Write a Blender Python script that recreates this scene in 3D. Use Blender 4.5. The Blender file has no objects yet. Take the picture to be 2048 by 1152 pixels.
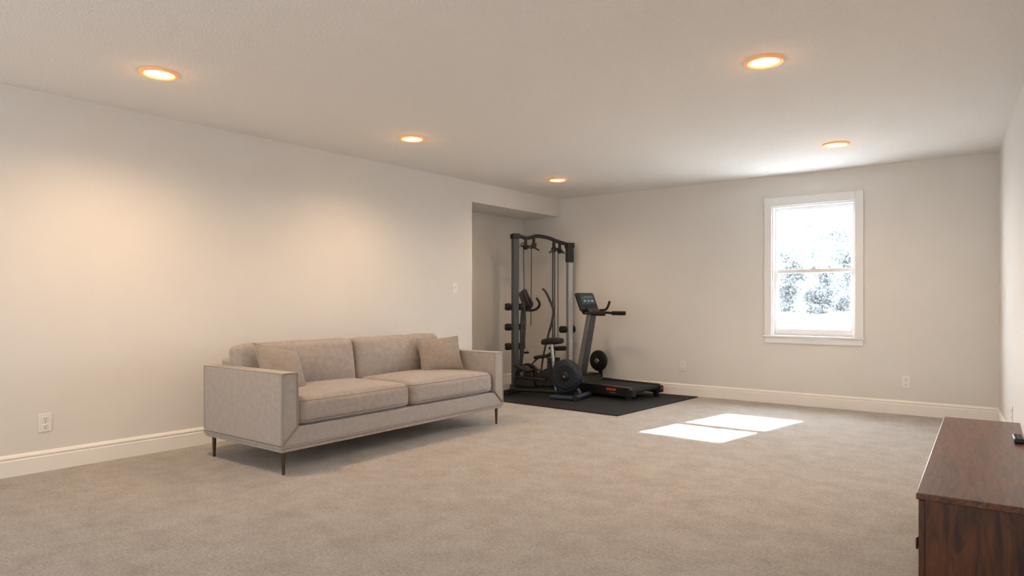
import bpy, bmesh, math, random
from mathutils import Vector, Matrix
random.seed(7)
C = bpy.context.scene.collection
F, CX, YH, H0, HC = 1320.0, 1024.0, 603.0, 1.12, 2.5
TH = math.atan2(0.633, 0.774)
ct, st = math.cos(TH), math.sin(TH)
def W(X, d):
    return (X*ct - d*st, X*st + d*ct)
def ang(a, b): return math.atan2(b, a) + TH

# ------------------------------------------------------------------ materials
def nmat(name):
    m = bpy.data.materials.new(name); m.use_nodes = True
    nt = m.node_tree; b = nt.nodes['Principled BSDF']
    return m, nt, b
def simple(name, col, rough=0.5, metal=0.0, noise=0.0, nscale=40, bump=0.0, bscale=200, emis=None, es=0, sheen=0, dist=0.002, spec=0.5):
    m, nt, b = nmat(name)
    b.inputs['Base Color'].default_value = (*col, 1); b.inputs['Roughness'].default_value = rough
    b.inputs['Metallic'].default_value = metal
    b.inputs['Specular IOR Level'].default_value = spec
    tc = nt.nodes.new('ShaderNodeTexCoord')
    n = nt.nodes.new('ShaderNodeTexNoise'); n.inputs['Scale'].default_value = nscale; n.inputs['Detail'].default_value = 4
    nt.links.new(tc.outputs['Object'], n.inputs['Vector'])
    r = nt.nodes.new('ShaderNodeMapRange')
    r.inputs['From Min'].default_value = .3; r.inputs['From Max'].default_value = .7
    r.inputs['To Min'].default_value = 1-noise; r.inputs['To Max'].default_value = 1+noise
    nt.links.new(n.outputs['Fac'], r.inputs['Value'])
    mx = nt.nodes.new('ShaderNodeVectorMath'); mx.operation = 'SCALE'
    mx.inputs[0].default_value = col
    nt.links.new(r.outputs['Result'], mx.inputs['Scale'])
    nt.links.new(mx.outputs['Vector'], b.inputs['Base Color'])
    if bump > 0:
        n2 = nt.nodes.new('ShaderNodeTexNoise'); n2.inputs['Scale'].default_value = bscale; n2.inputs['Detail'].default_value = 3
        nt.links.new(tc.outputs['Object'], n2.inputs['Vector'])
        bp = nt.nodes.new('ShaderNodeBump'); bp.inputs['Strength'].default_value = bump; bp.inputs['Distance'].default_value = dist
        nt.links.new(n2.outputs['Fac'], bp.inputs['Height']); nt.links.new(bp.outputs['Normal'], b.inputs['Normal'])
    if emis:
        b.inputs['Emission Color'].default_value = (*emis, 1); b.inputs['Emission Strength'].default_value = es
    if sheen: b.inputs['Sheen Weight'].default_value = sheen
    return m

M = {}
M['wall'] = simple('wall_paint', (.72,.705,.68), .85, noise=.012, nscale=3, bump=.3, bscale=120, dist=.003, spec=.2)
M['ceil'] = simple('ceiling_paint', (.81,.80,.785), .9, noise=.03, nscale=80, bump=.8, bscale=80, dist=.007, spec=.2)
M['trim'] = simple('white_trim', (.84,.82,.79), .45, noise=.01, nscale=5)
M['winwhite'] = simple('window_white', (.80,.81,.82), .4, noise=.01, nscale=5)
M['plate'] = simple('outlet_plastic', (.80,.785,.76), .35, noise=.01)
M['slot'] = simple('slot_dark', (.10,.10,.10), .5)
M['sofa'] = simple('taupe_fabric', (.335,.298,.278), .95, noise=.11, nscale=26, bump=.5, bscale=420, sheen=.25, spec=.2)
M['sofa_base'] = simple('taupe_fabric_base', (.35,.318,.30), .95, noise=.07, nscale=25, bump=.5, bscale=420, sheen=.25, spec=.2)
M['pillow'] = simple('pillow_fabric', (.29,.253,.23), .95, noise=.10, nscale=35, bump=.6, bscale=380, sheen=.2, spec=.2)
M['piping'] = simple('piping_fabric', (.30,.27,.25), .9, noise=.05)
M['bronze'] = simple('bronze_metal', (.10,.075,.055), .35, .85)
M['gym_dark'] = simple('dark_grey_powdercoat', (.025,.027,.031), .42, .3)
M['gym_grey'] = simple('grey_powdercoat', (.075,.082,.095), .35, .4)
M['gym_silver'] = simple('silver_steel', (.38,.39,.41), .3, .8)
M['black'] = simple('black_plastic', (.008,.008,.009), .4, noise=.1)
M['foam'] = simple('black_foam', (.010,.010,.012), .8, noise=.15, bump=.4)
M['fly'] = simple('flywheel_blue_black', (.013,.019,.031), .35, .2)
M['steelblue'] = simple('steel_blue_paint', (.045,.065,.11), .4, .4)
M['belt'] = simple('running_belt', (.012,.013,.015), .8, noise=.15, bump=.5, bscale=600)
M['red'] = simple('red_marking', (.65,.05,.012), .45, emis=(1,.1,.03), es=.06)
M['screen'] = simple('display_screen', (.015,.025,.03), .15, emis=(.2,.4,.45), es=.04)
M['readout'] = simple('display_readout', (.2,.3,.32), .3, emis=(.5,.8,.85), es=.05)
M['mat'] = simple('rubber_mat', (.017,.019,.022), .75, noise=.25, nscale=300, bump=.5, bscale=500, spec=.3)
M['cable'] = simple('cable_black', (.02,.02,.022), .5)
M['trimring'] = simple('glow_tinted_trim_ring', (.66,.36,.17), .45, emis=(1,.36,.09), es=.32)  # fixture's orange glow painted onto the trim as colour and slight emission
M['diff'] = simple('warm_diffuser', (.95,.9,.8), .4, emis=(1,.70,.36), es=4.5)
M['leaf'] = simple('haze_tinted_foliage', (.27,.31,.325), .8, noise=.2, nscale=1)  # overexposed, washed-out look put into the pale grey-blue leaf colour
M['bark'] = simple('haze_tinted_bark', (.30,.31,.34), .9, noise=.2)  # same washed-out haze put into the bark colour
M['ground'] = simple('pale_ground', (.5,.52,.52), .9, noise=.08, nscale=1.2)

def carpet():
    m, nt, b = nmat('carpet_pile'); L = nt.links.new
    tc = nt.nodes.new('ShaderNodeTexCoord')
    def noise(s, d=4, rough=.6):
        n = nt.nodes.new('ShaderNodeTexNoise'); n.inputs['Scale'].default_value = s; n.inputs['Detail'].default_value = d
        n.inputs['Roughness'].default_value = rough; L(tc.outputs['Object'], n.inputs['Vector']); return n
    a = noise(5, 9, .80); f = noise(75, 6, .85)
    cr = nt.nodes.new('ShaderNodeValToRGB')
    cr.color_ramp.elements[0].position = .34; cr.color_ramp.elements[0].color = (.57,.518,.472,1)
    cr.color_ramp.elements[1].position = .62; cr.color_ramp.elements[1].color = (.73,.69,.65,1)
    L(a.outputs['Fac'], cr.inputs['Fac'])
    cf = nt.nodes.new('ShaderNodeMapRange'); cf.inputs['From Min'].default_value=.3; cf.inputs['From Max'].default_value=.7
    cf.inputs['To Min'].default_value=.60; cf.inputs['To Max'].default_value=1.38
    L(f.outputs['Fac'], cf.inputs['Value'])
    v = nt.nodes.new('ShaderNodeVectorMath'); v.operation='SCALE'
    L(cr.outputs['Color'], v.inputs[0]); L(cf.outputs['Result'], v.inputs['Scale'])
    L(v.outputs['Vector'], b.inputs['Base Color'])
    b.inputs['Roughness'].default_value = 1; b.inputs['Specular IOR Level'].default_value = .1; b.inputs['Sheen Weight'].default_value=.1
    ad = nt.nodes.new('ShaderNodeMath'); ad.operation='MULTIPLY_ADD'; ad.inputs[1].default_value=.6
    L(a.outputs['Fac'], ad.inputs[0]); L(f.outputs['Fac'], ad.inputs[2])
    bp = nt.nodes.new('ShaderNodeBump'); bp.inputs['Strength'].default_value=1; bp.inputs['Distance'].default_value=.017
    L(ad.outputs[0], bp.inputs['Height']); L(bp.outputs['Normal'], b.inputs['Normal'])
    return m
M['carpet'] = carpet()

def wood(name, c0, c1, vertical=False, rough=.3):
    m, nt, b = nmat(name); L = nt.links.new
    tc = nt.nodes.new('ShaderNodeTexCoord'); mp = nt.nodes.new('ShaderNodeMapping')
    mp.inputs['Scale'].default_value = (9,9,1.2) if vertical else (1.6,14,14)
    L(tc.outputs['Object'], mp.inputs['Vector'])
    n = nt.nodes.new('ShaderNodeTexNoise'); n.inputs['Scale'].default_value=3; n.inputs['Detail'].default_value=7; n.inputs['Roughness'].default_value=.65
    n.inputs['Distortion'].default_value=1.2
    L(mp.outputs['Vector'], n.inputs['Vector'])
    cr = nt.nodes.new('ShaderNodeValToRGB'); cr.color_ramp.elements[0].position=.36; cr.color_ramp.elements[1].position=.66
    cr.color_ramp.elements[0].color=(*c0,1); cr.color_ramp.elements[1].color=(*c1,1)
    L(n.outputs['Fac'], cr.inputs['Fac']); L(cr.outputs['Color'], b.inputs['Base Color'])
    b.inputs['Roughness'].default_value=rough
    return m
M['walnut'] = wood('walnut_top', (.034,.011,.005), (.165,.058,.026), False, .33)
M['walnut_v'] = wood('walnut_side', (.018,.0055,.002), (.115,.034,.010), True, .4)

def glass():
    m = bpy.data.materials.new('window_glass'); m.use_nodes=True; nt=m.node_tree; nt.nodes.clear(); L=nt.links.new
    o=nt.nodes.new('ShaderNodeOutputMaterial'); t=nt.nodes.new('ShaderNodeBsdfTransparent'); g=nt.nodes.new('ShaderNodeBsdfGlossy')
    g.inputs['Roughness'].default_value=.02; t.inputs['Color'].default_value=(.97,.985,1,1)
    x=nt.nodes.new('ShaderNodeMixShader'); x.inputs[0].default_value=.05
    L(t.outputs[0],x.inputs[1]); L(g.outputs[0],x.inputs[2]); L(x.outputs[0],o.inputs['Surface']); return m
M['glass'] = glass()

# ------------------------------------------------------------------ mesh helpers
def box(bm, x0,x1,y0,y1,z0,z1, rot=None, org=None):
    vs=[]
    for z in (z0,z1):
        for x,y in ((x0,y0),(x1,y0),(x1,y1),(x0,y1)):
            v=Vector((x,y,z))
            if rot is not None: v=rot@v
            if org is not None: v=v+Vector(org)
            vs.append(bm.verts.new(v))
    for f in ((3,2,1,0),(4,5,6,7),(0,1,5,4),(1,2,6,5),(2,3,7,6),(3,0,4,7)):
        bm.faces.new([vs[i] for i in f])
def prism(bm, poly, a0, a1, axis='y'):
    def P(p,a):
        if axis=='y': return (p[0],a,p[1])
        if axis=='x': return (a,p[0],p[1])
        return (p[0],p[1],a)
    A=[bm.verts.new(P(p,a0)) for p in poly]; B=[bm.verts.new(P(p,a1)) for p in poly]
    n=len(poly)
    bm.faces.new(A[::-1]); bm.faces.new(B)
    for i in range(n): bm.faces.new([A[i],A[(i+1)%n],B[(i+1)%n],B[i]])
def tube(bm, pts, r, seg=10, closed=False, radii=None, sq=1.0):
    pts=[Vector(p) for p in pts]; n=len(pts); rings=[]
    prev=None
    for i in range(n):
        if closed: t=pts[(i+1)%n]-pts[i-1]
        else: t=pts[min(i+1,n-1)]-pts[max(i-1,0)]
        t.normalize()
        if prev is None:
            a=Vector((0,0,1)) if abs(t.z)<.9 else Vector((1,0,0))
            u=t.cross(a).normalized()
        else:
            u=(prev-t*prev.dot(t)).normalized()
        prev=u; w=t.cross(u)
        rr=radii[i] if radii else r
        rings.append([bm.verts.new(pts[i]+u*rr*math.cos(2*math.pi*k/seg)+w*rr*sq*math.sin(2*math.pi*k/seg)) for k in range(seg)])
    m=n if closed else n-1
    for i in range(m):
        A=rings[i]; B=rings[(i+1)%n]
        for k in range(seg): bm.faces.new([A[k],A[(k+1)%seg],B[(k+1)%seg],B[k]])
    if not closed:
        bm.faces.new(rings[0][::-1]); bm.faces.new(rings[-1])
def cyl(bm,p0,p1,r0,r1=None,seg=24):
    tube(bm,[p0,p1],r0,seg,radii=[r0,r0 if r1 is None else r1])
def lathe(bm, prof, org=(0,0,0), rot=None, seg=40):
    rings=[]; org=Vector(org)
    for (r,z) in prof:
        ring=[]
        for k in range(seg):
            v=Vector((r*math.cos(2*math.pi*k/seg), r*math.sin(2*math.pi*k/seg), z))
            if rot is not None: v=rot@v
            ring.append(bm.verts.new(v+org))
        rings.append(ring)
    for i in range(len(rings)-1):
        for k in range(seg): bm.faces.new([rings[i][k],rings[i][(k+1)%seg],rings[i+1][(k+1)%seg],rings[i+1][k]])
    bm.faces.new(rings[0][::-1]); bm.faces.new(rings[-1])
def smoothline(pts, n=8):
    pts=[Vector(p) for p in pts]; out=[]
    P=[pts[0]*2-pts[1]]+pts+[pts[-1]*2-pts[-2]]
    for i in range(1,len(P)-2):
        for k in range(n):
            t=k/n; a,b,c,d=P[i-1],P[i],P[i+1],P[i+2]
            out.append(.5*((2*b)+(-a+c)*t+(2*a-5*b+4*c-d)*t*t+(-a+3*b-3*c+d)*t**3))
    out.append(pts[-1]); return out
def obj(name, bm, mat, parent=None, bevel=0, segs=3, smooth=True, loc=None, rotz=None, angle=35):
    bmesh.ops.recalc_face_normals(bm, faces=bm.faces)
    me=bpy.data.meshes.new(name); bm.to_mesh(me); bm.free()
    me.materials.append(mat)
    if smooth:
        for p in me.polygons: p.use_smooth=True
        me.set_sharp_from_angle(angle=math.radians(angle))
    o=bpy.data.objects.new(name, me); C.objects.link(o)
    if parent: o.parent=parent
    if loc: o.location=loc
    if rotz is not None: o.rotation_euler=(0,0,rotz)
    if bevel:
        b=o.modifiers.new('bevel','BEVEL'); b.width=bevel; b.segments=segs; b.limit_method='ANGLE'; b.angle_limit=math.radians(35)
        b.harden_normals=False
    return o
def thing(name,label,cat,loc=(0,0,0),rotz=0,group=None):
    o=bpy.data.objects.new(name,None); C.objects.link(o); o.location=loc; o.rotation_euler=(0,0,rotz)
    o.empty_display_size=.1
    o['label']=label; o['category']=cat
    if group: o['group']=group
    return o
def struct(o): o['kind']='structure'; return o
def tag(o,label,cat,group=None):
    o['label']=label; o['category']=cat
    if group: o['group']=group
    return o
NB=bmesh.new

# ------------------------------------------------------------------ room shell
P0=(-3.24,4.18); LD=(.633,.774)
uL,_=W(*P0)
C1=(.635,8.92); C2=(4.50,6.10); A=(.169,9.27)
c1=W(*C1); c2=W(*C2); a=W(*A)
_,vend=W(P0[0]+LD[0]*4.393, P0[1]+LD[1]*4.393)
VB=-1.6
bm=NB(); box(bm,uL-.9,1.2,VB,8.3,-.12,0); struct(obj('floor',bm,M['carpet'],smooth=False))
bm=NB(); box(bm,uL-.9,1.2,VB,8.3,HC,HC+.12); struct(obj('ceiling',bm,M['ceil'],smooth=False))
bm=NB(); box(bm,uL-.14,uL,VB,vend,0,HC); struct(obj('wall_left',bm,M['wall'],smooth=False))
al=a[0]
bm=NB(); box(bm,al-.12,al,vend-1.3,a[1]+.15,0,HC); struct(obj('wall_alcove',bm,M['wall'],smooth=False))
bm=NB(); box(bm,al,uL-.14,vend-1.3,vend-1.2,0,HC); struct(obj('wall_alcove_end',bm,M['wall'],smooth=False))
yb=lambda u: a[1]+(u-a[0])*(c2[1]-a[1])/(c2[0]-a[0])
bm=NB(); 
prism(bm,[(al,vend-1.2),(uL-.14,vend-1.2),(uL-.14,vend),(uL,vend),(uL,yb(uL)),(al,yb(al))],2.265,HC-.001,'z')
struct(obj('wall_soffit',bm,M['wall'],smooth=False))
bang=math.atan2(c2[1]-a[1],c2[0]-a[0]); BL=math.hypot(c2[0]-a[0],c2[1]-a[1])
wx0,wx1,wz0,wz1=3.350,4.174,.75,2.165
bm=NB()
box(bm,-.12,wx0,0,.15,0,HC); box(bm,wx1,BL+.15,0,.15,0,HC); box(bm,wx0,wx1,0,.15,0,wz0); box(bm,wx0,wx1,0,.15,wz1,HC)
struct(obj('wall_back',bm,M['wall'],smooth=False,loc=(a[0],a[1],0),rotz=bang))
rd=W(-.5485,-.836); rang=math.atan2(rd[1],rd[0])
bm=NB(); box(bm,0,9.2,0,.12,0,HC); struct(obj('wall_right',bm,M['wall'],smooth=False,loc=(c2[0],c2[1],0),rotz=rang))
def bb_prof(s=1): 
    return [(0,0),(-.016*s,0),(-.016*s,.098),(-.012*s,.104),(-.012*s,.112),(-.016*s,.116),(-.013*s,.125),(-.006*s,.135),(0,.138)]
def baseboard(name,x0,x1,loc,rz,s=1):
    bm=NB(); prism(bm,bb_prof(s),x0,x1,'x')
    struct(obj(name,bm,M['trim'],loc=loc,rotz=rz,smooth=False))
baseboard('baseboard_left',0,vend-VB,(uL,VB,0),math.pi/2,1)
baseboard('baseboard_back',0,BL,(a[0],a[1],0),bang,1)
baseboard('baseboard_right',0,9.2,(c2[0],c2[1],0),rang,1)
baseboard('baseboard_alcove',0,a[1]-vend+1.2,(al,vend-1.2,0),math.pi/2,1)

# ------------------------------------------------------------------ window
win=bpy.data.objects.new('window_1',None); C.objects.link(win); win.location=(a[0],a[1],0); win.rotation_euler=(0,0,bang); struct(win)
cw=.08
bm=NB()
box(bm,wx0-cw,wx0,-.02,0,wz0,wz1+.097); box(bm,wx1,wx1+cw,-.02,0,wz0,wz1+.097); box(bm,wx0,wx1,-.02,0,wz1,wz1+.097)
obj('window_casing',bm,M['winwhite'],win,bevel=.004)
bm=NB(); box(bm,wx0-cw-.014,wx1+cw+.014,-.034,.03,wz0-.022,wz0); obj('window_stool',bm,M['winwhite'],win,bevel=.006)
bm=NB(); box(bm,wx0-cw+.004,wx1+cw-.004,-.018,0,wz0-.085,wz0-.022); obj('window_apron',bm,M['winwhite'],win,bevel=.004)
bm=NB()
j=.015
box(bm,wx0,wx0+j,0,.15,wz0,wz1); box(bm,wx1-j,wx1,0,.15,wz0,wz1); box(bm,wx0+j,wx1-j,0,.15,wz1-j,wz1); box(bm,wx0+j,wx1-j,.03,.17,wz0,wz0+j)
obj('window_frame',bm,M['winwhite'],win)
zm=1.452; xa,xb=wx0+j,wx1-j
def sash(y0,y1,z0,z1,name,bot,top):
    bm=NB(); s=.036
    box(bm,xa,xa+s,y0,y1,z0,z1); box(bm,xb-s,xb,y0,y1,z0,z1); box(bm,xa+s,xb-s,y0,y1,z0,z0+bot); box(bm,xa+s,xb-s,y0,y1,z1-top,z1)
    o=obj(name,bm,M['winwhite'],win,bevel=.004)
    bm=NB(); box(bm,xa+s-.005,xb-s+.005,(y0+y1)/2-.003,(y0+y1)/2+.003,z0+bot-.005,z1-top+.005)
    obj('glass_pane',bm,M['glass'],o,smooth=False)
sash(.055,.085,wz0+j,zm+.02,'lower_sash',.055,.042)
sash(.09,.12,zm-.022,wz1-j,'upper_sash',.04,.04)
bm=NB(); mx=(xa+xb)/2; box(bm,mx-.03,mx+.03,.05,.085,zm+.02,zm+.028); cyl(bm,(mx,.066,zm+.028),(mx,.066,zm+.042),.012); box(bm,mx-.005,mx+.03,.06,.072,zm+.034,zm+.044)
obj('sash_lock',bm,M['gym_silver'],win)

# ------------------------------------------------------------------ outlets & switch
def wallplate(px,py,wall,label,kind='outlet',name='wall_outlet'):
    if wall=='left': o0=P0; dr=LD
    elif wall=='back': o0=C1; dr=((C2[0]-C1[0]),(C2[1]-C1[1]))
    else: o0=C2; dr=(-.5485,-.836)
    r=(px-CX)/F
    t=(r*o0[1]-o0[0])/(dr[0]-r*dr[1])
    X=o0[0]+dr[0]*t; d=o0[1]+dr[1]*t; z=H0-(py-YH)*d/F
    u,v=W(X,d)
    if wall=='right': rz=rang
    elif wall=='left': rz=math.pi/2
    else: rz=bang
    t_=thing(name,label,kind,(u,v,z),rz)
    bm=NB(); box(bm,-.037,.037,-.006,0,-.06,.06); obj('cover_plate',bm,M['plate'],t_,bevel=.003)
    if kind=='outlet':
        for s in (-1,1):
            bm=NB(); box(bm,-.017,.017,-.009,-.005,s*.026-.015,s*.026+.015); q=obj('receptacle',bm,M['plate'],t_,bevel=.003)
            bm=NB()
            for sx in (-.007,.007): box(bm,sx-.0013,sx+.0013,-.0096,-.0085,s*.026-.003,s*.026+.008)
            box(bm,-.003,.003,-.0096,-.0085,s*.026-.011,s*.026-.006)
            obj('slots',bm,M['slot'],q)
        bm=NB(); cyl(bm,(0,-.005,0),(0,-.0085,0),.003,seg=12); obj('screw',bm,M['gym_silver'],t_)
    else:
        bm=NB(); box(bm,-.006,.006,-.008,-.005,-.013,.013); obj('toggle_slot',bm,M['plate'],t_)
        bm=NB(); box(bm,-.004,.004,-.018,-.006,.0,.010); obj('toggle',bm,M['plate'],t_,bevel=.002)
    return t_
wallplate(90,845,'left','white electrical outlet low on left wall, left of the sofa','outlet')
wallplate(909,576,'left','white light switch on left wall above the sofa','light switch',name='light_switch')
wallplate(1366,732,'back','white outlet on back wall between treadmill and window','outlet')
wallplate(1812,764,'back','white outlet on back wall right of the window','outlet')
wallplate(2025,828,'right','white outlet on right wall behind the wooden console','outlet')

# ------------------------------------------------------------------ recessed lights
LB=[(318,146,'recessed ceiling light nearest the camera on the left side',66),(824,276,'recessed ceiling light above the sofa, second from left',50),
    (1115,359,'smallest recessed ceiling light, above the gym equipment',30),(1528,122,'large recessed ceiling light nearest the camera on the right',88),
    (1672,288,'recessed ceiling light in front of the window',26)]
for px,py,lab,en in LB:
    d=F*(HC-H0)/(YH-py); X=(px-CX)/F*d; u,v=W(X,d)
    t_=thing('recessed_light',lab,'ceiling light',(u,v,HC),0,'round recessed ceiling lights')
    bm=NB(); seg=48
    prof=[(.080,-.002),(.085,-.012),(.092,-.015),(.104,-.012),(.110,-.004),(.111,0)]
    rings=[[bm.verts.new((r*math.cos(2*math.pi*k/seg),r*math.sin(2*math.pi*k/seg),z)) for k in range(seg)] for r,z in prof]
    for i in range(len(rings)-1):
        for k in range(seg): bm.faces.new([rings[i][k],rings[i][(k+1)%seg],rings[i+1][(k+1)%seg],rings[i+1][k]])
    obj('trim_ring',bm,M['trimring'],t_)
    bm=NB(); lathe(bm,[(.082,-.001),(.082,-.005),(.07,-.008),(.03,-.0095),(.001,-.010)],seg=48); obj('diffuser',bm,M['diff'],t_)
    l=bpy.data.lights.new('downlight','SPOT'); l.energy=en; l.color=(1,.68,.40); l.spot_size=math.radians(165); l.spot_blend=1; l.shadow_soft_size=.07
    lo=bpy.data.objects.new('downlight_lamp',l); C.objects.link(lo); lo.location=(u,v,HC-.12)
    l=bpy.data.lights.new('added_halo','POINT'); l.energy=.7; l.color=(1,.48,.17); l.shadow_soft_size=.03  # extra point light added under each fixture for an orange ceiling halo
    lo=bpy.data.objects.new('added_halo_light',l); C.objects.link(lo); lo.location=(u,v,HC-.05)

# ------------------------------------------------------------------ sofa
def rbox_bm(lx,ly,lz,r,bulge=(0,0,0),n=14,sag=0,wr=0,seed=0):
    bm=NB(); h=Vector((lx/2,ly/2,lz/2)); rnd=random.Random(seed)
    ph=[rnd.uniform(0,6) for _ in range(6)]
    def sp(i,n): 
        t=i/n*2-1; return math.copysign(abs(t)**.75,t)
    cache={}
    def V(p):
        k=tuple(round(c,5) for c in p)
        if k in cache: return cache[k]
        v=Vector(p)
        w=Vector((v.x*h.x,v.y*h.y,v.z*h.z))
        inn=Vector((h.x-r,h.y-r,h.z-r))
        q=Vector([max(-inn[i],min(inn[i],w[i])) for i in range(3)])
        dd=w-q
        if dd.length>1e-9:
            w=q+dd.normalized()*max(abs(dd.x),abs(dd.y),abs(dd.z))
        fx=(1-v.x**2);fy=(1-v.y**2);fz=(1-v.z**2)
        w.x+=bulge[0]*v.x*fy*fz; w.y+=bulge[1]*v.y*fx*fz; w.z+=bulge[2]*v.z*(fx**.6)*(fy**.6)
        if wr:
            s=wr*(math.sin(9*v.x+ph[0]+3*v.y)*math.sin(5*v.y+ph[1])+.5*math.sin(17*v.x+ph[2]-6*v.z)*math.sin(11*v.z+ph[3]))
            w+=Vector((v.x,v.y,v.z)).normalized()*s
        cache[k]=bm.verts.new(w); return cache[k]
    for ax in range(3):
        for s in (-1,1):
            for i in range(n):
                for j_ in range(n):
                    q=[]
                    for di,dj in ((0,0),(1,0),(1,1),(0,1)):
                        p=[0,0,0]; p[ax]=s; p[(ax+1)%3]=sp(i+di,n); p[(ax+2)%3]=sp(j_+dj,n); q.append(V(p))
                    bm.faces.new(q)
    return bm
def xf(bm,mt): bmesh.ops.transform(bm,matrix=mt,verts=bm.verts)
T=Matrix.Translation
def Rm(a,ax): return Matrix.Rotation(a,4,ax)

SD=(.6,.8); SL,SDp=2.31,.95
so=W(-1.467,4.2); srz=ang(*SD)
sofa=thing('sofa','taupe fabric two-seat sofa with dark metal legs along the left wall','sofa',(so[0],so[1],0),srz)
AH=.66; AT=.125
bm=NB(); box(bm,.006,SL-.006,.006,SDp-.006,.150,.178); obj('bottom_rail',bm,M['sofa_base'],sofa,bevel=.006)
bm=NB(); prism(bm,[(0.003,.184),(AT+.002,.30),(SL-AT-.002,.30),(SL-.003,.184)],0.004,SDp-.01); obj('base',bm,M['sofa_base'],sofa,bevel=.006)
for s in (0,1):
    poly=[(0,AH),(AT,AH),(AT,.306),(0,.188)]
    if s: poly=[(SL-x,z) for x,z in poly]
    bm=NB(); prism(bm,poly,0,SDp); o=obj('armrest',bm,M['sofa_base'],sofa,bevel=.014,segs=4)
    X=lambda x:(SL-x) if s else x
    bm=NB()
    e=.004
    tube(bm,[(X(e),-.001,.20),(X(e),-.001,AH-.012),(X(.012),-.001,AH-e),(X(AT-.012),-.001,AH-e),(X(AT-e),-.001,AH-.012),(X(AT-e),-.001,.31),(X(e),-.001,.20)],.0045,8)
    obj('piping',bm,M['piping'],o)
    bm=NB(); tube(bm,[(X(e),0,AH-e),(X(e),SDp,AH-e),(X(e),SDp-.002,.2)],.0045,8); obj('piping',bm,M['piping'],o)
    bm=NB(); tube(bm,[(X(AT-e),0,AH-e),(X(AT-e),SDp-.1,AH-e)],.0045,8); obj('piping',bm,M['piping'],o)
bm=NB(); tube(bm,[(.0,.0,.181),(SL,.0,.181),(SL,SDp,.181),(0,SDp,.181),(0,0,.181)],.006,8); obj('piping',bm,M['piping'],sofa)
bm=NB(); box(bm,AT+.002,SL-AT-.002,SDp-.13,SDp-.004,.31,.70); obj('back_frame',bm,M['sofa_base'],sofa,bevel=.02,segs=4)
cwid=(SL-2*AT)/2
for k in range(2):
    cx=AT+cwid*(k+.5)
    bm=rbox_bm(cwid-.006,.70,.18,.055,(0.0,.014,.028),20,wr=.0014,seed=k); xf(bm,T((cx,.36,.392)))
    o=obj('seat_cushion',bm,M['sofa'],sofa,angle=80)
    for zz in (.325,.466):
        bm=NB(); x0,x1=cx-cwid/2+.012,cx+cwid/2-.012; y0=.010
        tube(bm,smoothline([(x0+.0,.30,zz),(x0+.0,.06,zz),(x0+.035,y0+.008,zz),(x0+.1,y0-.001,zz),((x0+x1)/2,y0-.008,zz),(x1-.1,y0-.001,zz),(x1-.035,y0+.008,zz),(x1,.06,zz),(x1,.30,zz)],5),.0035,6)
        obj('piping',bm,M['piping'],o)
    bm=rbox_bm(cwid-.004,.19,.375,.05,(0.0,.045,.008),20,wr=.0025,seed=k+5); xf(bm,T((cx-.01,.74,.622))@Rm(math.radians(-9),'X'))
    o=obj('back_cushion',bm,M['sofa'],sofa,angle=80)
for (x,y) in ((.045,.045),(SL-.045,.045),(.045,SDp-.06),(SL-.045,SDp-.06)):
    bm=NB()
    cyl(bm,(x,y,.152),(x,y,0),.015,.009,20)
    box(bm,x-.026,x+.026,y-.026,y+.026,.145,.151); obj('leg',bm,M['bronze'],sofa)

def pillow_bm(s,t,seed,sy=1):
    bm=NB(); n=22; rnd=random.Random(seed); g={}
    a1,a2=rnd.uniform(0,6),rnd.uniform(0,6)
    for side in (1,-1):
        for i in range(n+1):
            for k in range(n+1):
                x=i/n*2-1; y=k/n*2-1
                if side==-1 and (i in (0,n) or k in (0,n)): g[(side,i,k)]=g[(1,i,k)]; continue
                ex=1-.07*(1-y*y)**1.0*abs(x); ey=1-.07*(1-x*x)*abs(y)
                th=((1-abs(x)**2.2)*(1-abs(y)**2.2))**.55
                z=side*t*th*(1+.07*math.sin(5*x+a1)*math.sin(4*y+a2))
                g[(side,i,k)]=bm.verts.new((x*s/2*ex,y*s/2*ey*sy,z))
        for i in range(n):
            for k in range(n): 
                f=[g[(side,i,k)],g[(side,i+1,k)],g[(side,i+1,k+1)],g[(side,i,k+1)]]
                bm.faces.new(f)
    return bm
def throw(label,lx,ly,lz,mt,s,t,seed,sy=.9):
    loc=Matrix.Translation((so[0],so[1],0))@Rm(srz,'Z')@Vector((lx,ly,lz))
    root=thing('throw_pillow',label,'pillow',loc,srz,'square taupe throw pillows on the sofa')
    bm=pillow_bm(s,t,seed,sy); xf(bm,mt); obj('cushion_cover',bm,M['pillow'],root,angle=85)
    bm=NB(); h=s/2; pts=[]
    N=16
    for e in range(4):
        for k in range(N):
            q=k/N*2-1; x,y=[(q,-1),(1,q),(-q,1),(-1,-q)][e]
            ex=1-.07*(1-y*y)*abs(x); ey=1-.07*(1-x*x)*abs(y)
            pts.append(mt@Vector((x*h*ex,y*h*ey*sy,0)))
    tube(bm,pts,.004,6,closed=True); obj('seam_piping',bm,M['piping'],root)
throw('square taupe throw pillow leaning at the left end of the sofa',.31,.46,.486,Rm(math.radians(14),'Z')@T((0,0,.152))@Rm(math.radians(60),'X')@Rm(math.radians(-13),'Z'),.41,.06,3,.87)
throw('square taupe throw pillow leaning at the right end of the sofa',SL-.37,.44,.486,Rm(math.radians(-30),'Z')@T((0,0,.148))@Rm(math.radians(66),'X')@Rm(math.radians(3),'Z'),.40,.06,4,.84)

# ------------------------------------------------------------------ gym mat
mz=.012
bm=NB(); prism(bm,[W(1.028,6.43),W(2.17,7.70),W(.30,9.05),W(-.42,7.62)],0,mz,'z')
tag(obj('gym_mat',bm,M['mat'],bevel=.004,smooth=False),'black rubber floor mat under the gym equipment in back corner','mat')

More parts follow.
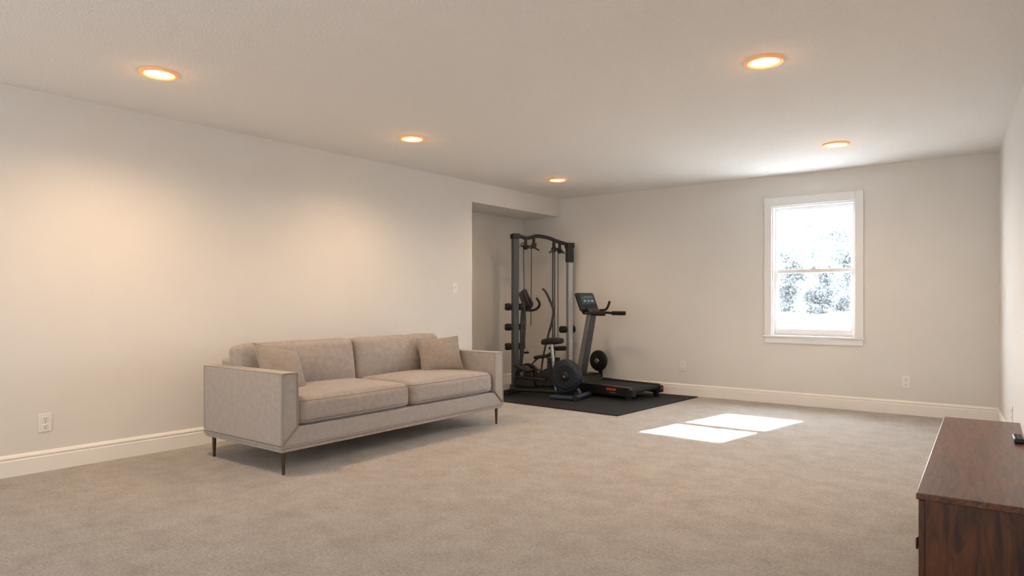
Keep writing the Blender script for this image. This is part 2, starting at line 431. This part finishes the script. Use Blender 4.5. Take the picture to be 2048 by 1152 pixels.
# ------------------------------------------------------------------ cable machine
g0=W(.04,8.35); gdir=(.71,.25); GL=math.hypot(*gdir)
gym=thing('cable_machine','tall black and silver cable gym machine with arched top, behind sofa','gym machine',(g0[0],g0[1],mz),ang(*gdir))
bm=NB(); box(bm,-.038,.038,-.045,.045,.05,1.93); obj('upright',bm,M['gym_grey'],gym,bevel=.008)
bm=NB(); box(bm,GL-.034,GL+.034,-.04,.04,.05,1.62); obj('upright',bm,M['gym_silver'],gym,bevel=.01)
bm=NB(); box(bm,GL-.042,GL+.042,-.046,.046,1.62,1.83); obj('upright_sleeve',bm,M['gym_dark'],gym,bevel=.008)
bm=NB()
tube(bm,smoothline([(-.06,0,1.93),(.02,0,1.945),(.16,0,1.915),(.30,0,1.945),(.46,0,1.925),(.6,0,1.88),(GL,0,1.845),(GL+.055,0,1.83)],6),.024,12); obj('top_beam',bm,M['gym_dark'],gym)
bm=NB(); box(bm,-.05,.05,-.06,.06,1.90,1.965); obj('corner_bracket',bm,M['black'],gym,bevel=.01)
bm=NB(); box(bm,GL-.05,GL+.05,-.055,.055,1.80,1.87); obj('corner_bracket',bm,M['black'],gym,bevel=.01)
for x in (0,GL):
    bm=NB(); box(bm,x-.04,x+.04,-.15,.10,0,.05); obj('foot',bm,M['gym_dark'],gym,bevel=.008)
bm=NB(); box(bm,.04,GL-.04,.0,.05,.01,.055); obj('base_beam',bm,M['gym_dark'],gym,bevel=.006)
def pulley(x,z,y=-.03):
    R=Matrix.Rotation(math.pi/2,3,'X')
    bm=NB(); lathe(bm,[(.010,-.014),(.034,-.014),(.036,-.010),(.026,0),(.036,.010),(.034,.014),(.010,.014)],(x,y,z),R,24)
    p=obj('pulley',bm,M['black'],gym)
    bm=NB(); box(bm,x-.012,x+.012,y-.022,y-.016,z-.02,z+.11); obj('pulley_bracket',bm,M['gym_dark'],p)
    bm=NB(); box(bm,x-.012,x+.012,y+.016,y+.022,z-.02,z+.11); obj('pulley_bracket',bm,M['gym_dark'],p)
for x,z in ((.13,1.80),(.24,1.82),(.52,1.78),(.60,1.76)): pulley(x,z)
for xs,zb in (((.10,.12),.55),((.21,.20),.80),((.50,.50),.60),((.575,.575),.60)):
    bm=NB(); tube(bm,[(xs[0],-.03,1.80),(xs[1],-.03,zb)],.0055,6); obj('cable',bm,M['cable'],gym)
bm=NB(); tube(bm,smoothline([(.05,-.03,1.80),(.10,-.03,1.85),(.2,-.03,1.78),(.28,-.03,1.86)],5),.006,6); obj('cable',bm,M['cable'],gym)
for x in (.53,.555):
    bm=NB(); cyl(bm,(x,.03,.06),(x,.03,1.86),.008,seg=10); obj('guide_rod',bm,M['gym_grey'],gym)
for k in range(7):
    bm=NB(); box(bm,.47,.62,.0,.09,.07+k*.045,.07+k*.045+.04); obj('weight_plate',bm,M['black'],gym,bevel=.004)
for x,z in ((.12,.55),(.50,.60)):
    bm=NB(); tube(bm,[(x,-.03,z),(x-.045,-.03,z-.09),(x+.045,-.03,z-.09),(x,-.03,z)],.005,6); obj('stirrup',bm,M['gym_silver'],gym)
    bm=NB(); cyl(bm,(x-.05,-.03,z-.09),(x+.05,-.03,z-.09),.014,seg=14); obj('hand_grip',bm,M['foam'],gym)
bm=NB(); tube(bm,smoothline([(.06,-.06,1.80),(.09,-.07,1.81),(.2,-.07,1.80),(.3,-.06,1.76)],5),.011,8); obj('pulldown_bar',bm,M['black'],gym)
bm=NB(); tube(bm,smoothline([(.44,-.06,1.73),(.5,-.07,1.77),(.58,-.07,1.78),(.65,-.06,1.73)],5),.013,8); obj('pulldown_bar',bm,M['black'],gym)
def roller(x0,x1,z,y=-.0,r=.045):
    bm=NB(); R=Matrix.Rotation(math.pi/2,3,'Y')
    L=x1-x0
    lathe(bm,[(r*.5,0),(r*.9,.006),(r,.02),(r,L-.02),(r*.9,L-.006),(r*.5,L)],(x0,y,z),R,20); obj('foam_roller',bm,M['foam'],gym)
for z in (1.04,.785,.54):
    roller(-.135,-.05,z); roller(.05,.125,z)
    bm=NB(); cyl(bm,(-.15,0,z),(.14,0,z),.012,seg=12); obj('roller_axle',bm,M['gym_silver'],gym)
roller(GL-.14,GL-.045,.745); roller(GL+.045,GL+.075,.745)
roller(GL-.20,GL-.05,.50,r=.03)

# ------------------------------------------------------------------ exercise bike (elliptical)
b0=W(.775,7.52)
bike=thing('exercise_bike','black elliptical exercise bike with large round flywheel, nearest the sofa','exercise bike',(b0[0],b0[1],mz),ang(-.88,.475))
Rx=Matrix.Rotation(math.pi/2,3,'X')
bm=NB(); lathe(bm,[(.03,-.045),(.12,-.045),(.165,-.04),(.185,-.028),(.19,-.012),(.19,.012),(.185,.028),(.165,.04),(.12,.045),(.03,.045)],(.14,.06,.258),Rx,56)
fw=obj('flywheel',bm,M['fly'],bike)
for rr in (.172,.13):
    bm=NB()
    tube(bm,[(.14+rr*math.cos(k*math.pi/24),.106 if rr<.15 else .099,.258+rr*math.sin(k*math.pi/24)) for k in range(48)],.003,6,closed=True)
    obj('flywheel_ring',bm,M['steelblue'],fw)
bm=NB(); lathe(bm,[(.02,0),(.045,0),(.05,-.008),(.04,-.02),(.012,-.024)],(.14,.105,.258),Rx,28); obj('hub',bm,M['black'],fw)
bm=NB(); cyl(bm,(.14,.12,.258),(.14,.136,.258),.012,seg=14); obj('axle_bolt',bm,M['gym_silver'],fw)
bm=NB(); prism(bm,[(.08,.12),(.10,.34),(.20,.43),(.32,.42),(.42,.33),(.56,.26),(.60,.16),(.55,.10)],-.05,.0); obj('belt_housing',bm,M['black'],bike,bevel=.02,segs=4)
bm=NB(); tube(bm,smoothline([(-.02,0,.05),(.1,-.0,.06),(.5,0,.06),(.90,0,.05)],4),.026,12); obj('main_beam',bm,M['gym_dark'],bike)
bm=NB(); tube(bm,[(.0,0,.06),(.06,.0,.15),(.15,.0,.26)],.022,12); obj('front_fork',bm,M['steelblue'],bike)
def stab(x,w,name):
    bm=NB(); tube(bm,[(x,-w,.036),(x,w,.036)],.028,14); q=obj(name,bm,M['steelblue'] if x<.3 else M['gym_dark'],bike)
    for s in (-1,1):
        bm=NB(); tube(bm,[(x,s*(w-.02),.036),(x,s*(w+.035),.036)],.034,14); obj('end_cap',bm,M['black'],q)
stab(-.03,.19,'front_stabilizer'); stab(.86,.16,'rear_stabilizer')
bm=NB(); box(bm,-.06,.30,.15,.20,.006,.045); obj('foot_bar',bm,M['steelblue'],bike,bevel=.01)
bm=NB(); cyl(bm,(.30,0,.08),(.36,0,.62),.022,.019,16); obj('seat_post',bm,M['gym_silver'],bike)
bm=NB(); cyl(bm,(.26,0,.08),(.325,0,.34),.032,.03,16); obj('seat_tube',bm,M['gym_dark'],bike)
bm=rbox_bm(.25,.19,.055,.026,(0,0,.012),10)
for v in bm.verts: v.co.y*= (1-.55*max(0,(v.co.x+.02)/.14)) if v.co.x>-.02 else 1
for v in bm.verts: v.co.z += -.02*max(0,v.co.x/.125)
xf(bm,T((.355,0,.65))); obj('saddle',bm,M['foam'],bike,angle=80)
bm=NB(); tube(bm,smoothline([(.78,0,.06),(.755,0,.45),(.745,0,.85),(.73,0,1.06)],5),.022,12); obj('console_mast',bm,M['gym_dark'],bike)
cmat=T((.69,.02,1.13))@Rm(math.radians(22),'Y')@Rm(math.radians(50),'Z')
bm2=rbox_bm(.05,.19,.23,.022,(0.01,0,0),8); xf(bm2,cmat); dsp=obj('display_console',bm2,M['black'],bike,angle=60)
bm=NB(); box(bm,-.031,-.026,-.07,.07,-.04,.085); xf(bm,cmat); obj('screen',bm,M['screen'],dsp)
for s in (-1,1):
    bm=NB(); tube(bm,smoothline([(.73,0,1.03),(.68,.07*s,1.0),(.60,.10*s,1.02),(.56,.10*s,1.08),(.60,.10*s,1.15)],6),.015,10); obj('handlebar',bm,M['foam'],bike)
def arm(y,off,zoff):
    bm=NB(); pts=smoothline([(.53+off,y,1.26),(.495+off,y,1.23),(.44+off,y,1.13),(.39+off,y,1.0),(.41+off,y,.86),(.44+off,y,.76)],6)
    tube(bm,pts,.014,10); q=obj('swing_arm',bm,M['black'],bike)
    bm=NB(); tube(bm,smoothline([(.44+off,y,.77),(.50+off,y,.55),(.54+off,y,.35+zoff),(.55+off,y,.20+zoff)],5),.011,10); obj('arm_link',bm,M['gym_dark'],q)
arm(-.10,-.01,0)
bm=NB(); tube(bm,smoothline([(.66,.12,1.10),(.64,.12,.9),(.66,.12,.6),(.70,.12,.3)],5),.012,10); obj('swing_arm',bm,M['gym_dark'],bike)
def pedal(x,y,z,tilt):
    bm=rbox_bm(.24,.10,.04,.018,(0,0,0),8); 
    for v in bm.verts:
        if v.co.x<-.06: v.co.z+=.03*((-v.co.x-.06)/.06)
    xf(bm,T((x,y,z))@Rm(tilt,'Y')); p=obj('pedal',bm,M['black'],bike,angle=60)
    bm=NB(); tube(bm,[(x+.08,y,z-.02),(x+.14,y*.6,z-.1),(.40,y*.6,.20)],.016,10); obj('pedal_rail',bm,M['gym_dark'],p)
pedal(.51,-.11,.455,.15); pedal(.66,.11,.32,-.35)
bm=NB(); lathe(bm,[(.02,-.02),(.12,-.02),(.125,0),(.12,.02),(.02,.02)],(.68,-.03,.25),Rx,30); obj('crank_disc',bm,M['black'],bike)
bm=NB(); prism(bm,[(.56,.09),(.60,.30),(.70,.36),(.82,.24),(.86,.09)],-.05,.03); obj('rear_housing',bm,M['black'],bike,bevel=.02,segs=4)
bm=NB(); tube(bm,[(.72,.05,.25),(.62,.07,.33)],.014,8); tube(bm,[(.72,.05,.25),(.72,-.03,.25)],.02,8); obj('crank_arm',bm,M['gym_silver'],bike)

# ------------------------------------------------------------------ treadmill
t0=W(1.54,7.53); TW=.31; TLn=1.05
tm=thing('treadmill','black treadmill with grey mast and red markings, against the back wall','treadmill',(t0[0],t0[1],mz),ang(-.7,.714))
bm=NB(); box(bm,.03,TLn-.15,-TW+.07,TW-.07,.085,.125); obj('deck',bm,M['black'],tm,bevel=.004)
bm=NB(); box(bm,.025,TLn-.16,-TW+.075,TW-.075,.126,.133); tube(bm,[(.03,-TW+.075,.105),(.03,TW-.075,.105)],.028,16); obj('running_belt',bm,M['belt'],tm)
for s in (-1,1):
    y0,y1=(TW-.07,TW) if s>0 else (-TW,-TW+.07)
    bm=NB(); prism(bm,[(0.0,.05),(.0,.11),(.03,.145),(TLn-.1,.15),(TLn,.12),(TLn,.05),(.9,.04),(.06,.04)],y0,y1); r=obj('side_rail',bm,M['black'],tm,bevel=.008)
    bm=NB(); box(bm,-.02,.05,y0-.006,y1+.006,.045,.125); obj('end_cap',bm,M['foam'],r,bevel=.012)
    bm=NB(); box(bm,.03,.09,(y0+y1)/2-.02,(y0+y1)/2+.02,0,.045); obj('foot',bm,M['black'],r,bevel=.004)
    bm=NB(); box(bm,TLn-.15,TLn-.08,(y0+y1)/2-.02,(y0+y1)/2+.02,0,.045); obj('foot',bm,M['black'],r,bevel=.004)
ysd=TW+.0012
bm=NB()
x=.34
for w,hh in ((.018,.022),(.014,.022),(.022,.022),(.011,.022),(.018,.022),(.016,.022)):
    prism(bm,[(x,.098),(x-w,.098),(x-w-.005,.098+hh),(x-.005,.098+hh)],TW-.002,ysd); x-=w+.006
obj('red_lettering',bm,M['red'],tm)
bm=NB(); x=.30
for w in (.014,.012,.016,.01,.014): box(bm,x-w,x,TW-.002,ysd,.070,.080); x-=w+.005
obj('white_lettering',bm,M['gym_silver'],tm)
bm=NB(); box(bm,-.022,-.018,-TW+.02,-TW+.045,.085,.110); obj('red_reflector',bm,M['red'],tm)
bm=NB(); prism(bm,[(TLn-.26,.10),(TLn-.24,.15),(TLn-.19,.21),(TLn-.04,.215),(TLn,.17),(TLn,.07)],-TW+.07,TW-.07); obj('motor_hood',bm,M['black'],tm,bevel=.02,segs=4)
wc=(TLn-.15,-TW+.05,.36)
bm=NB(); lathe(bm,[(.02,-.03),(.10,-.03),(.125,-.022),(.132,-.01),(.132,.01),(.125,.022),(.10,.03),(.02,.03)],wc,Rx,40); wl=obj('drive_wheel',bm,M['black'],tm)
bm=NB(); lathe(bm,[(.01,0),(.03,0),(.035,-.01),(.03,-.015),(.01,-.02)],(wc[0],wc[1]+.03,wc[2]),Rx,20); obj('hub',bm,M['gym_silver'],wl)
bm=NB(); box(bm,wc[0]-.03,wc[0]+.03,wc[1]-.05,wc[1]-.032,.13,.37); obj('wheel_bracket',bm,M['gym_dark'],tm,bevel=.006)
MX=.09
bm=NB(); prism(bm,[(.90+MX,.15),(.80+MX,.15),(.64+MX,.97),(.71+MX,.99)],.03,.10); obj('mast',bm,M['gym_silver'],tm,bevel=.012)
bm=NB(); prism(bm,[(.785+MX,.14),(.775+MX,.20),(.615+MX,.965),(.642+MX,.975),(.81+MX,.15)],.02,.11); obj('mast_cover',bm,M['gym_grey'],tm,bevel=.008)
bm=NB(); tube(bm,[(.70+MX,.065,.80),(.70+MX,-.02,.80)],.02,14); obj('adjusting_knob',bm,M['black'],tm)
cm=T((.80,.10,1.10))@Rm(math.radians(24),'Y')
bm=rbox_bm(.05,.33,.24,.022,(0,0,0),8); xf(bm,cm); cs=obj('console',bm,M['black'],tm,angle=60)
bm=NB(); box(bm,-.028,-.0255,-.13,.13,-.04,.095); xf(bm,cm); obj('screen',bm,M['screen'],cs)
bm=NB()
for k in range(3): box(bm,-.0295,-.028,-.10+k*.07,-.055+k*.07,-.01,.02)
box(bm,-.0295,-.028,-.11,.10,.045,.050); box(bm,-.0295,-.028,-.11,.05,.06,.065); xf(bm,cm); obj('readout',bm,M['readout'],cs)
bm=NB(); prism(bm,[(.66,.95),(.66,.99),(.72,1.03),(.80,1.05),(.83,1.0),(.80,.95)],.0,.18); obj('console_neck',bm,M['black'],tm,bevel=.012)
for y in (-.18,.22):
    bm=NB(); tube(bm,smoothline([(.78,.06,.98),(.74,y*.8,.975),(.69,y,.97),(.60,y,.965)],5),.016,12); q=obj('handrail',bm,M['gym_dark'],tm)
    bm=NB(); tube(bm,[(.62,y,.965),(.44,y,.965)],.026,14); obj('hand_grip',bm,M['foam'],q)
bm=NB(); tube(bm,smoothline([(.72,-.05,1.0),(.68,-.12,1.01),(.645,-.12,1.05),(.62,-.12,1.11)],4),.015,10); obj('grab_bar',bm,M['foam'],tm)

# ------------------------------------------------------------------ console cabinet
k0=W(1.311,2.142); KL=1.745; KW=.325
cab=thing('console_cabinet','low dark walnut console cabinet against the right wall','cabinet',(k0[0],k0[1],0),ang(.584,.812))
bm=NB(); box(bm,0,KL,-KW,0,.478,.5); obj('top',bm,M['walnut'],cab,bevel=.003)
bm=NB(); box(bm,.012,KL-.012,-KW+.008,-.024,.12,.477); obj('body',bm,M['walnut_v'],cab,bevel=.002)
n=3; dw=(KL-.024)/n
for k in range(n):
    x0=.012+k*dw
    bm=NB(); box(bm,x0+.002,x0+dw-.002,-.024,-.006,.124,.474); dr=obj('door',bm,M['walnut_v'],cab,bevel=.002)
    xk=x0+.055
    bm=NB(); cyl(bm,(xk,-.006,.318),(xk,.000,.318),.006,seg=12); box(bm,xk-.012,xk+.012,-.002,.005,.299,.337); obj('handle',bm,M['black'],dr,bevel=.002)
for x in (.08,KL-.08):
    for y in (-.06,-KW+.05):
        bm=NB(); cyl(bm,(x,y,.12),(x,y,0),.02,.012,16); obj('leg',bm,M['walnut_v'],cab)
rl=Matrix.Translation((k0[0],k0[1],0))@Rm(ang(.584,.812),'Z')@Vector((1.19,-.300,.5))
rem=thing('remote_control','small black remote control on the walnut console top','remote control',rl,ang(.584,.812)+.03)
bm=NB(); box(bm,-.07,.07,-.018,.018,0,.022); rb=obj('remote_body',bm,M['black'],rem,bevel=.006)
for i in range(4):
    for j2 in range(2):
        bm=NB(); cyl(bm,(-.045+i*.028,-.007+j2*.014,.0215),(-.045+i*.028,-.007+j2*.014,.024),.0045,seg=12); obj('button',bm,M['gym_dark'],rem)

# ------------------------------------------------------------------ outdoors
GZ=.4
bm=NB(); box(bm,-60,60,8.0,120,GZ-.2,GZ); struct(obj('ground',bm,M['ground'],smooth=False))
def tree(px,dist,h,cr,cz,nleaf,label,seed,leafs=.09,name='tree',grp='hazy trees outside the window'):
    X=(px-CX)/F*dist; u,v=W(X,dist); rnd=random.Random(seed)
    t_=thing(name,label,'tree' if name=='tree' else 'bush',(u,v,GZ),0,grp)
    bm=NB(); tube(bm,[(0,0,-.02),(.03,.02,h*.5),(0,0,h*.92)],.08,8,radii=[.025*h,.017*h,.012])
    for k in range(14):
        zz=h*rnd.uniform(.35,.9); a_=rnd.uniform(0,6.28); L=cr*rnd.uniform(.5,1)*(1.1-zz/h*.6)
        tube(bm,[(0,0,zz),(L*.5*math.cos(a_),L*.5*math.sin(a_),zz+L*.25),(L*math.cos(a_),L*math.sin(a_),zz+L*.6)],.02,5,radii=[.06,.035,.012])
    obj('trunk',bm,M['bark'],t_)
    bm=NB()
    clumps=[(rnd.gauss(0,.4)*cr,rnd.gauss(0,.4)*cr,cz*h+rnd.uniform(-1,1)*(1-cz)*h*.95,rnd.uniform(.3,.6)*cr) for _ in range(26)]
    for k in range(nleaf):
        c=rnd.choice(clumps); dv=Vector((rnd.gauss(0,1),rnd.gauss(0,1),rnd.gauss(0,1))).normalized()*c[3]*rnd.random()**.4
        p=Vector(c[:3])+dv
        if p.z<.05: p.z=.05+rnd.random()*.3
        A1=Vector((rnd.gauss(0,1),rnd.gauss(0,1),rnd.gauss(0,1))).normalized()*leafs; B1=A1.cross(Vector((rnd.gauss(0,1),rnd.gauss(0,1),rnd.gauss(0,1)))).normalized()*leafs*.6
        bm.faces.new([bm.verts.new(p+q) for q in (A1,B1,-A1,-B1)])
    me=bpy.data.meshes.new('foliage'); bm.to_mesh(me); bm.free(); me.materials.append(M['leaf'])
    o=bpy.data.objects.new('foliage',me); C.objects.link(o); o.parent=t_
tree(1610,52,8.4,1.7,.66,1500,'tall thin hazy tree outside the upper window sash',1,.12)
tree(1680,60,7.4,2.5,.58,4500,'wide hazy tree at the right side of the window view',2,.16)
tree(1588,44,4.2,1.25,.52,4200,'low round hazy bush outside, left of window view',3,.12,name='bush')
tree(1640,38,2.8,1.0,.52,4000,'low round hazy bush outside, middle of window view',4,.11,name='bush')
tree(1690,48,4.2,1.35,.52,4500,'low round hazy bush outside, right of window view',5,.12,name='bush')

# ------------------------------------------------------------------ sun, sky, camera
sv=W(-.748,-.664); sd=Vector((sv[0],sv[1],-.77)).normalized()
s=bpy.data.lights.new('sun','SUN'); s.energy=23; s.angle=math.radians(.7); s.color=(1,.98,.95)
sn=bpy.data.objects.new('sun',s); C.objects.link(sn); sn.rotation_euler=sd.to_track_quat('-Z','Y').to_euler(); sn.location=(2,14,8)
w=bpy.data.worlds.new('sky'); bpy.context.scene.world=w; w.use_nodes=True; nt=w.node_tree
bg=nt.nodes['Background']; tc=nt.nodes.new('ShaderNodeTexCoord'); sp_=nt.nodes.new('ShaderNodeSeparateXYZ'); mr=nt.nodes.new('ShaderNodeMapRange')
nt.links.new(tc.outputs['Generated'],sp_.inputs[0]); nt.links.new(sp_.outputs['Y'],mr.inputs['Value'])
mr.inputs['From Min'].default_value=-.1; mr.inputs['From Max'].default_value=.4; mr.inputs['To Min'].default_value=1.6; mr.inputs['To Max'].default_value=28
nt.links.new(mr.outputs['Result'],bg.inputs['Strength'])
cr=nt.nodes.new('ShaderNodeValToRGB'); cr.color_ramp.elements[0].color=(1,.965,.925,1); cr.color_ramp.elements[1].color=(.92,.96,1,1)
mr2=nt.nodes.new('ShaderNodeMapRange'); mr2.inputs['From Min'].default_value=-.3; mr2.inputs['From Max'].default_value=.4
nt.links.new(sp_.outputs['Y'],mr2.inputs['Value']); nt.links.new(mr2.outputs['Result'],cr.inputs['Fac']); nt.links.new(cr.outputs['Color'],bg.inputs['Color'])

cd=bpy.data.cameras.new('camera'); cam=bpy.data.objects.new('camera',cd); C.objects.link(cam)
cd.sensor_width=36; cd.sensor_fit='HORIZONTAL'; cd.lens=F/2048*36; cd.shift_y=(YH-576)/2048; cd.clip_start=.05
cam.location=(0,0,H0); cam.rotation_euler=(math.pi/2,0,TH)
bpy.context.scene.camera=cam
vs=bpy.context.scene.view_settings; vs.view_transform='Standard'; vs.look='None'; vs.exposure=.30; vs.gamma=1
